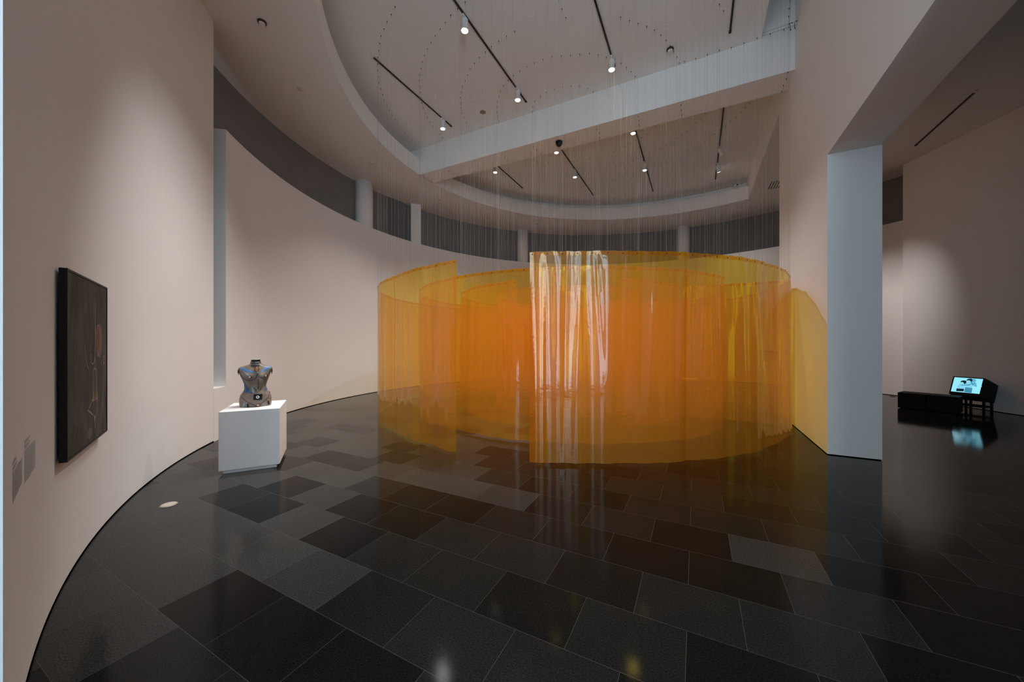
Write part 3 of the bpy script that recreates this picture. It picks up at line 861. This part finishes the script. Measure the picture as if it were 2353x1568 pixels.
for p0, p1 in (((515, 1325), (518, 1440 - 15)), ((972, 1290), (980, 1385))):
    bm2 = bmesh.new(); c0 = front(*px(p0), 0.004); c1 = front(*px(p1), 0.004); tube(bm2, [c0, c0.lerp(c1, 0.4), c1], [0.005, 0.009, 0.010], n=8); obj('garter_clip', bm2, M['black'], torso)
# black box with a white ring
c = front(*px((747, 1150)), 0.006)
bm2 = bmesh.new(); box(bm2, -0.043, 0.043, -0.012, 0.03, -0.036, 0.036); bevel(bm2, 0.003, 1); bx = obj('black_box', bm2, M['black'], torso); bx.location = c; bx.rotation_euler = (0, 0.05, 0)
bm2 = bmesh.new(); torus(bm2, (0, -0.0145, 0), 0.0125, 0.005, (0, 1, 0), n=24, k=8); obj('white_ring', bm2, M['plinth'], bx, smooth=True)
# collar and neck block
bm2 = bmesh.new(); lathe(bm2, [(0.0715, tz(300)), (0.064, tz(284)), (0.058, tz(262)), (0.0555, tz(240)), (0.0525, tz(200))], n=32, mtx=Matrix.Diagonal((1, 0.96, 1, 1))); obj('grey_collar', bm2, mat('dark_grey_leather', (0.055, 0.048, 0.042), 0.5), torso, smooth=True)
bm2 = bmesh.new(); lathe(bm2, [(0.0475, tz(235)), (0.048, tz(215)), (0.0485, tz(146)), (0.046, tz(142))], n=32); obj('neck_block', bm2, M['black'], torso, smooth=False)
bm2 = bmesh.new(); lathe(bm2, [(0.047, tz(145)), (0.046, tz(139)), (0.03, tz(138))], n=32); obj('neck_cap', bm2, M['cap'], torso)
bl = mat('black_ribbon', (0.02, 0.022, 0.03), 0.7)
for s in (-1, 1):
    for kx in (0, 1):
        bm2 = bmesh.new(); x0 = s * (0.162 + 0.003 * kx)
        tube(bm2, [Vector((x0 * 0.98, -0.01, tz(375))), Vector((x0 * 1.06, -0.015 - 0.01 * kx, tz(430))), Vector((x0 * (1.03 + 0.03 * kx), -0.02 - 0.01 * kx, tz(500))), Vector((x0 * (1.06 - 0.03 * kx), -0.02, tz(545 - 60 * kx)))], [0.005, 0.004, 0.0035, 0.0045]); obj('shoulder_tie', bm2, bl, torso)

# ---------------------------------------------------------------- framed painting on the left wall
TL, TR = 2.10, 2.10 * 446.5 / 328.8
def ray(u): return sv((u - 1176.5) / FPX, 1.0)
def along(u, t):
    r = ray(u); return Vector((CAMX + (r[0] - CAMX) * t, CAMY + (r[1] - CAMY) * t))
pl, pr = along(155.4, TL), along(247.0, TR)
pw = (pr - pl).length; pv = (pr - pl).normalized()
ZPT = CAMZ + (788 - 616.3) / FPX * TL
ZPB = ZPT - 446.5 / FPX * TL
ph = ZPT - ZPB
mid = (pl + pr) / 2
paint = thing('framed_painting', 'tall dark abstract painting in a thin black frame on the curved left wall', 'painting', (mid.x, mid.y, ZPB), (0, 0, math.atan2(-pv.y, -pv.x) + PI))
# local x along the panel from the viewer's left to right, local +y towards the wall
bm = bmesh.new()
fw = 0.011
box(bm, -pw / 2, -pw / 2 + fw, -0.0, 0.034, 0, ph); box(bm, pw / 2 - fw, pw / 2, 0, 0.034, 0, ph)
box(bm, -pw / 2 + fw, pw / 2 - fw, 0, 0.034, 0, fw); box(bm, -pw / 2 + fw, pw / 2 - fw, 0, 0.034, ph - fw, ph)
obj('frame', bm, M['black'], paint)
def canvas_mat():
    m, nt, b, out = new_mat('sombre_oil_ground')
    tc = nt.nodes.new('ShaderNodeTexCoord'); mp = nt.nodes.new('ShaderNodeMapping'); mp.inputs['Scale'].default_value = (9, 9, 2.0)
    n = nt.nodes.new('ShaderNodeTexNoise'); n.inputs['Scale'].default_value = 1.0; n.inputs['Detail'].default_value = 8; n.inputs['Distortion'].default_value = 1.5
    r = nt.nodes.new('ShaderNodeValToRGB')
    r.color_ramp.elements[0].position = 0.3; r.color_ramp.elements[1].position = 0.72
    r.color_ramp.elements[0].color = (0.040, 0.033, 0.028, 1); r.color_ramp.elements[1].color = (0.125, 0.112, 0.095, 1)
    e = r.color_ramp.elements.new(0.52); e.color = (0.075, 0.069, 0.058, 1)
    nt.links.new(tc.outputs['Object'], mp.inputs['Vector']); nt.links.new(mp.outputs['Vector'], n.inputs['Vector'])
    nt.links.new(n.outputs['Fac'], r.inputs['Fac']); nt.links.new(r.outputs['Color'], b.inputs['Base Color'])
    b.inputs['Roughness'].default_value = 0.7; b.inputs['Specular IOR Level'].default_value = 0.2
    return m
bm = bmesh.new(); box(bm, -pw / 2 + fw, pw / 2 - fw, 0.004, 0.028, fw, ph - fw); canvas = obj('canvas', bm, canvas_mat(), paint)
cream = mat('cream_paint_line', (0.36, 0.29, 0.20), 0.7)
pinkp = mat('dusty_pink_paint', (0.15, 0.095, 0.085), 0.7, var=0.2, scale=12)
redp = mat('brick_red_paint', (0.17, 0.052, 0.034), 0.7, var=0.2, scale=20)
def cpt(u, v):                      # canvas fractions -> local point
    return Vector(((u - 0.5) * pw, 0.0035, (1 - v) * ph))
def stroke(name, pts, w, m, lift=0.0):
    bm2 = bmesh.new(); q = [cpt(*p) for p in pts]; prev = None
    for i, p in enumerate(q):
        a = q[max(0, i - 1)]; b = q[min(len(q) - 1, i + 1)]; dd = (b - a); nn = Vector((-dd.z, 0, dd.x)).normalized()
        ww = (w[i] if isinstance(w, (list, tuple)) else w) / 2
        cur = (bm2.verts.new(p + nn * ww - Vector((0, lift, 0))), bm2.verts.new(p - nn * ww - Vector((0, lift, 0))))
        if prev: bm2.faces.new((prev[0], prev[1], cur[1], cur[0]))
        prev = cur
    obj(name, bm2, m, canvas)
def blob(name, c, rx, rz, m, lift=0.0):
    bm2 = bmesh.new(); p = cpt(*c)
    bm2.faces.new([bm2.verts.new(p + Vector((rx * math.cos(a), -lift, rz * math.sin(a) * (1.0 if math.sin(a) > 0 else 1.25)))) for a in [2 * PI * i / 32 for i in range(32)]])
    obj(name, bm2, m, canvas)
def ell(c, rx, rz, a0, a1, n=26): return [(c[0] + rx * math.cos(math.radians(a0 + (a1 - a0) * i / n)), c[1] - rz * math.sin(math.radians(a0 + (a1 - a0) * i / n))) for i in range(n + 1)]
blob('painted_shape', (0.765, 0.36), 0.085, 0.115, pinkp, 0.0)
blob('painted_shape', (0.715, 0.345), 0.048, 0.080, redp, 0.0004)
stroke('painted_line', ell((0.72, 0.37), 0.052, 0.098, 100, -270), 0.006, cream, 0.0008)
stroke('painted_line', [(0.64, 0.12), (0.64, 0.22), (0.645, 0.30), (0.64, 0.40), (0.635, 0.48), (0.63, 0.55)], [0.003, 0.009, 0.018, 0.014, 0.010, 0.008], cream, 0.0006)
stroke('painted_line', ell((0.575, 0.475), 0.05, 0.042, 150, 350), [0.022] + [0.008] * 25 + [0.005], cream, 0.0006)
stroke('painted_line', [(0.375, 0.40), (0.385, 0.45), (0.41, 0.50), (0.46, 0.54)], [0.003, 0.007, 0.006, 0.010], cream, 0.0006)
stroke('painted_line', ell((0.905, 0.50), 0.020, 0.026, 30, 330), 0.008, cream, 0.0006)
stroke('painted_line', [(0.80, 0.53), (0.83, 0.50)], 0.005, cream, 0.0006)
for x0 in (0.575, 0.605, 0.655, 0.69):
    stroke('painted_line', [(0.63, 0.54), (x0 - 0.005, 0.565), (x0, 0.62), (x0, 0.68), (x0 + 0.004, 0.75)], [0.007, 0.005, 0.005, 0.006, 0.020], cream, 0.0006)
stroke('painted_line', [(0.575, 0.73), (0.52, 0.76), (0.45, 0.79), (0.53, 0.815), (0.59, 0.84)], [0.010, 0.008, 0.020, 0.014, 0.006], cream, 0.0006)
stroke('painted_line', [(0.70, 0.73), (0.72, 0.77), (0.70, 0.82), (0.64, 0.855)], 0.006, cream, 0.0006)
stroke('painted_line', [(0.59, 0.74), (0.585, 0.80), (0.61, 0.85)], 0.005, cream, 0.0007)
stroke('painted_line', [(0.625, 0.845), (0.63, 0.88), (0.632, 0.935)], [0.034, 0.014, 0.004], cream, 0.0006)
blob('painted_shape', (0.50, 0.93), 0.045, 0.035, pinkp, 0.0)
for sx, zz in ((-0.3, 0.12), (0.3, 0.12), (-0.36, ph - 0.06), (0.36, ph - 0.06)):
    bm = bmesh.new(); box(bm, sx * pw - 0.012, sx * pw + 0.012, 0.028, 0.05, zz - 0.012, zz + 0.012); obj('wall_bracket', bm, M['black'], paint)

# wall text: rows of fine grey lettering, illegible at this distance
def wall_text(label, a_left, a_right, ztop, zlines, seed):
    c = P(RW, (a_left + a_right) / 2, ztop)
    t = thing('wall_label', label, 'wall text', c, group='exhibition wall text')
    rnd = random.Random(seed)
    Rt = RW + 0.0048
    bm = bmesh.new()
    def bar(aa, ab, z0, z1):
        v = [bm.verts.new(Vector(P(Rt, a, z)) - Vector(c)) for a, z in ((aa, z0), (ab, z0), (ab, z1), (aa, z1))]; bm.faces.new(v)
    z = ztop
    W = a_right - a_left
    for kind, n in zlines:
        for r in range(n):
            hgt = 0.0058 if kind == 'h' else 0.0040
            a = a_left
            end = a_left + W * (rnd.uniform(0.35, 0.6) if kind == 'h' else (1.0 if r < n - 1 else rnd.uniform(0.3, 0.8)))
            while True:
                wl = rnd.uniform(0.0016, 0.0052) * W * 13
                if (a + (wl if W > 0 else wl)) * (1 if W > 0 else -1) > end * (1 if W > 0 else -1): break
                bar(a, a + wl * 0.84, z - hgt, z); a += wl
            z -= 0.0076 if kind == 'h' else 0.0062
        z -= 0.007
    obj('lettering', bm, M['text'], t)
    return t
wall_text('column of tiny grey wall text left of the other column, below the painting', 258.2, 256.1, 1.062, [('h', 2), ('h', 2), ('p', 18)], 3)
wall_text('column of tiny grey wall text nearer to the painting', 255.65, 253.65, 1.076, [('h', 2), ('h', 2), ('p', 23)], 5)
bm = bmesh.new(); prev = None
for i in range(13):
    a = 258.3 - 4.8 * i / 12
    cur = (bm.verts.new(P(RW + 0.0050, a, 1.096)), bm.verts.new(P(RW + 0.0050, a, 1.099)))
    if prev: bm.faces.new((prev[0], prev[1], cur[1], cur[0]))
    prev = cur
tag(obj('label_film_edge', bm, M['plinth']), 'fine pale edge line of the lettering film above the wall text', 'film edge')

# ---------------------------------------------------------------- things behind the curtains
c = sv(5.72, 11.55)
t = thing('low_plinth', 'low plinth with a pale top seen through the curtains by the far wall', 'plinth', (c[0], c[1], 0), (0, 0, 0.2))
bm = bmesh.new(); box(bm, -0.20, 0.20, -0.20, 0.20, 0, 0.30); obj('body', bm, M['darkmetal'], t)
bm = bmesh.new(); box(bm, -0.215, 0.215, -0.215, 0.215, 0.30, 0.345); bevel(bm, 0.004, 1); obj('top', bm, M['plinth'], t)
c = sv(6.42, 11.75)  # dark block standing in for a band taken as shade
t = thing('low_dark_block', 'low dark block in place of a shaded band right of the pale topped plinth behind the curtains', 'bench', (c[0], c[1], 0), (0, 0, 0.25))
bm = bmesh.new(); box(bm, -0.25, 0.25, -0.16, 0.16, 0.06, 0.20); bevel(bm, 0.01, 1); obj('dark_slab', bm, M['fabric'], t)
for sx in (-0.2, 0.2):
    bm = bmesh.new(); box(bm, sx - 0.02, sx + 0.02, -0.13, 0.13, 0, 0.06); obj('leg', bm, M['black'], t)
def on_ring(name, label, cat, deg, z0, w, h, dpt, m, m2):
    c = P(RW, deg); t = thing(name, label, cat, (c[0], c[1], z0), (0, 0, math.radians(deg) - PI / 2))
    bm = bmesh.new(); box(bm, -w / 2, w / 2, -dpt, 0.0, 0, h); obj('case', bm, m, t)
    return t
t = on_ring('wall_vitrine', 'shallow wall case seen through the right edge of the curtains', 'wall case', 68.3, 1.20, 0.62, 0.36, 0.12, M['plinth'], None)
bm = bmesh.new(); box(bm, -0.31, 0.31, -0.20, -0.0, -0.03, 0.0); obj('shadow_strip', bm, M['darkmetal'], t)  # dark strip in place of the shadow beneath the case
t = on_ring('wall_picture', 'pale framed picture on the far wall seen through the curtains', 'picture', 117.5, 1.10, 1.0, 0.60, 0.03, mat('grey_print', (0.42, 0.40, 0.38), 0.7), None)

# ---------------------------------------------------------------- side room: two ottomans and a television on a stand
oa = Vector((8.86, 8.21)); ot = Vector((0.44, -0.76)).normalized(); on = Vector((0.76, 0.44)).normalized()
oang = math.atan2(ot.y, ot.x) + YAW
for i, lb in enumerate(('black cube ottoman farther from the television, at left', 'black cube ottoman nearer to the television, at right')):
    m0 = oa + ot * (0.215 + 0.445 * i) + on * 0.225
    c = sv(m0.x, m0.y)
    t = thing('ottoman', lb, 'ottoman', (c[0], c[1], 0), (0, 0, oang), group='ottomans facing the television')
    bm = bmesh.new(); box(bm, -0.219, 0.219, -0.22, 0.22, 0.012, 0.33); bevel(bm, 0.02, 3); obj('body', bm, M['fabric'], t)
    bm = bmesh.new(); box(bm, -0.221, 0.221, -0.223, 0.223, 0.318, 0.362); bevel(bm, 0.018, 3); obj('seat_pad', bm, M['fabric'], t)
    for sx in (-0.17, 0.17):
        for sy in (-0.17, 0.17):
            bm = bmesh.new(); cyl(bm, (sx, sy, 0), (sx, sy, 0.016), 0.018, n=12); obj('foot', bm, M['black'], t)
tvc = Vector((9.93, 7.80)); al = math.radians(12)
fdir = Vector((math.cos(al), math.sin(al)))                 # away from the viewer of the screen
c = sv(tvc.x, tvc.y)
tvang = math.atan2(fdir.y, fdir.x) + YAW - PI / 2
ZTV = 0.565
tv = thing('television', 'tilted black tube television showing two embracing figures in cyan light', 'television', (c[0], c[1], ZTV), (math.radians(-20), 0, tvang))
bm = bmesh.new()
prof_tv = [(0.0, 0.232, 0.205), (0.04, 0.236, 0.208), (0.22, 0.232, 0.205), (0.40, 0.228, 0.200), (0.47, 0.222, 0.194)]
rr = []
for y, w, h in prof_tv: rr.append([bm.verts.new((sx * w, y, sz * h - 0.018)) for sx, sz in ((-1, -1), (1, -1), (1, 1), (-1, 1))])
for a, b in zip(rr, rr[1:]):
    for k in range(4): bm.faces.new((a[k], b[k], b[(k + 1) % 4], a[(k + 1) % 4]))
bm.faces.new(rr[0]); bm.faces.new(rr[-1][::-1])
obj('cabinet', bm, M['plastic'], tv)
bm = bmesh.new()
for b in ((-0.234, -0.217, -0.222, 0.188), (0.217, 0.234, -0.222, 0.188), (-0.217, 0.217, 0.170, 0.188), (-0.217, 0.217, -0.222, -0.166)):
    box(bm, b[0], b[1], -0.014, 0.002, b[2], b[3])
obj('bezel', bm, M['plastic'], tv)
def glow(name, col, s):
    m = bpy.data.materials.new(name); m.use_nodes = True; nt = m.node_tree
    b = nt.nodes['Principled BSDF']; b.inputs['Base Color'].default_value = (0.01, 0.01, 0.012, 1); b.inputs['Roughness'].default_value = 0.15
    tcx = nt.nodes.new('ShaderNodeTexCoord'); n = nt.nodes.new('ShaderNodeTexNoise'); n.inputs['Scale'].default_value = 9
    rp = nt.nodes.new('ShaderNodeValToRGB'); rp.color_ramp.elements[0].color = tuple(c * 0.88 for c in col) + (1,); rp.color_ramp.elements[1].color = tuple(col) + (1,)
    nt.links.new(tcx.outputs['Object'], n.inputs['Vector']); nt.links.new(n.outputs['Fac'], rp.inputs['Fac']); nt.links.new(rp.outputs['Color'], b.inputs['Emission Color'])
    b.inputs['Emission Strength'].default_value = s
    return m
bm = bmesh.new()
G = [[bm.verts.new((-0.217 + 0.434 * i / 12, -0.004 - 0.003 * (1 - ((i - 6) / 6) ** 2) * (1 - ((j - 5) / 5) ** 2), -0.166 + 0.336 * j / 10)) for j in range(11)] for i in range(13)]
for i in range(12):
    for j in range(10): bm.faces.new((G[i][j], G[i + 1][j], G[i + 1][j + 1], G[i][j + 1]))
screen = obj('screen', bm, glow('screen_glow', (0.31, 0.83, 1.0), 0.50), tv, smooth=True)
dk = glow('screen_dark_tone', (0.003, 0.014, 0.026), 0.47); md = glow('screen_mid_tone', (0.055, 0.27, 0.42), 0.47); lt = glow('screen_pale_tone', (0.235, 0.70, 0.90), 0.47); sh = glow('screen_shadow_tone', (0.13, 0.47, 0.68), 0.47)
# picture on the screen, as fractions of the glass (x right, y down)
def scr(name, poly, m, k):
    bm2 = bmesh.new(); vs = []
    for x, y in poly:
        X = -0.217 + 0.434 * x; Z = 0.170 - 0.336 * y
        bul = 0.003 * (1 - ((x - 0.5) * 2) ** 2) * (1 - ((y - 0.5) * 2) ** 2)
        vs.append(bm2.verts.new((X, -0.0068 - bul - 0.0004 * k, Z)))
    f = bm2.faces.new(vs); bmesh.ops.triangulate(bm2, faces=[f]); obj(name, bm2, m, screen)
def circ(cx, cy, rx, ry, n=20): return [(cx + rx * math.cos(2 * PI * i / n), cy + ry * math.sin(2 * PI * i / n)) for i in range(n)]
scr('figure_shadow', circ(0.68, 0.14, 0.10, 0.12), sh, 0)
scr('figure_shadow', [(0.70, 0.16), (0.80, 0.30), (0.86, 0.55), (0.76, 0.52), (0.70, 0.40)], sh, 0)
# taller figure
scr('figure_top', [(0.45, 0.30), (0.53, 0.22), (0.62, 0.22), (0.70, 0.30), (0.74, 0.48), (0.70, 0.66), (0.48, 0.64), (0.46, 0.50)], lt, 1)
scr('figure_trousers', [(0.47, 0.63), (0.72, 0.66), (0.73, 0.98), (0.47, 0.97)], md, 2)
scr('figure_hair', [(0.44, 0.18), (0.48, 0.07), (0.55, 0.02), (0.62, 0.03), (0.66, 0.12), (0.64, 0.26), (0.60, 0.20), (0.54, 0.15), (0.48, 0.18)], dk, 3)
scr('figure_arm', [(0.60, 0.24), (0.64, 0.24), (0.72, 0.38), (0.73, 0.46), (0.70, 0.46), (0.66, 0.38)], md, 3)
# shorter figure leaning in
scr('figure_top', [(0.24, 0.40), (0.34, 0.36), (0.46, 0.42), (0.58, 0.46), (0.58, 0.50), (0.46, 0.52), (0.44, 0.76), (0.18, 0.78), (0.20, 0.56)], lt, 4)
scr('figure_trousers', [(0.18, 0.77), (0.45, 0.75), (0.45, 0.93), (0.19, 0.95)], dk, 5)
scr('figure_hair', [(0.26, 0.28), (0.30, 0.20), (0.38, 0.18), (0.46, 0.20), (0.47, 0.36), (0.42, 0.44), (0.38, 0.36), (0.34, 0.30), (0.27, 0.33)], dk, 6)
scr('figure_arm', [(0.30, 0.50), (0.58, 0.44), (0.66, 0.36), (0.67, 0.38), (0.60, 0.49), (0.32, 0.54)], md, 6)
bm = bmesh.new(); cyl(bm, (0.225, -0.016, 0.0), (0.225, -0.012, 0.0), 0.003, n=8); obj('standby_light', bm, glow('standby_violet', (0.5, 0.35, 0.9), 1.5), tv)
# stand
st = thing('television_stand', 'black open frame stand holding the tilted television', 'stand', (c[0], c[1], 0), (0, 0, tvang))
Rx = Matrix.Rotation(math.radians(-20), 4, 'X')
def under(x, y): return ZTV + (Rx @ Vector((x, y, -0.226))).z
zf, zb = under(0, 0.06), under(0, 0.38)
for sx in (-0.19, 0.0, 0.19):
    for yy in (0.06, 0.30):
        if sx == 0.0 and yy > 0.1: continue
        zz = max(0.12, under(0, yy + 0.06) - 0.012)
        bm = bmesh.new(); box(bm, sx - 0.016, sx + 0.016, yy - 0.016 + 0.06, yy + 0.016 + 0.06, 0, zz); obj('leg', bm, M['black'], st)
for yy in (0.12, 0.36):
    bm = bmesh.new(); box(bm, -0.19, 0.19, yy - 0.012, yy + 0.012, 0.10, 0.135); obj('crossbar', bm, M['black'], st)
for sx in (-0.19, 0.19):
    bm = bmesh.new(); box(bm, sx - 0.012, sx + 0.012, 0.12, 0.36, 0.10, 0.135); obj('crossbar', bm, M['black'], st)
# small things at the foot of the wall
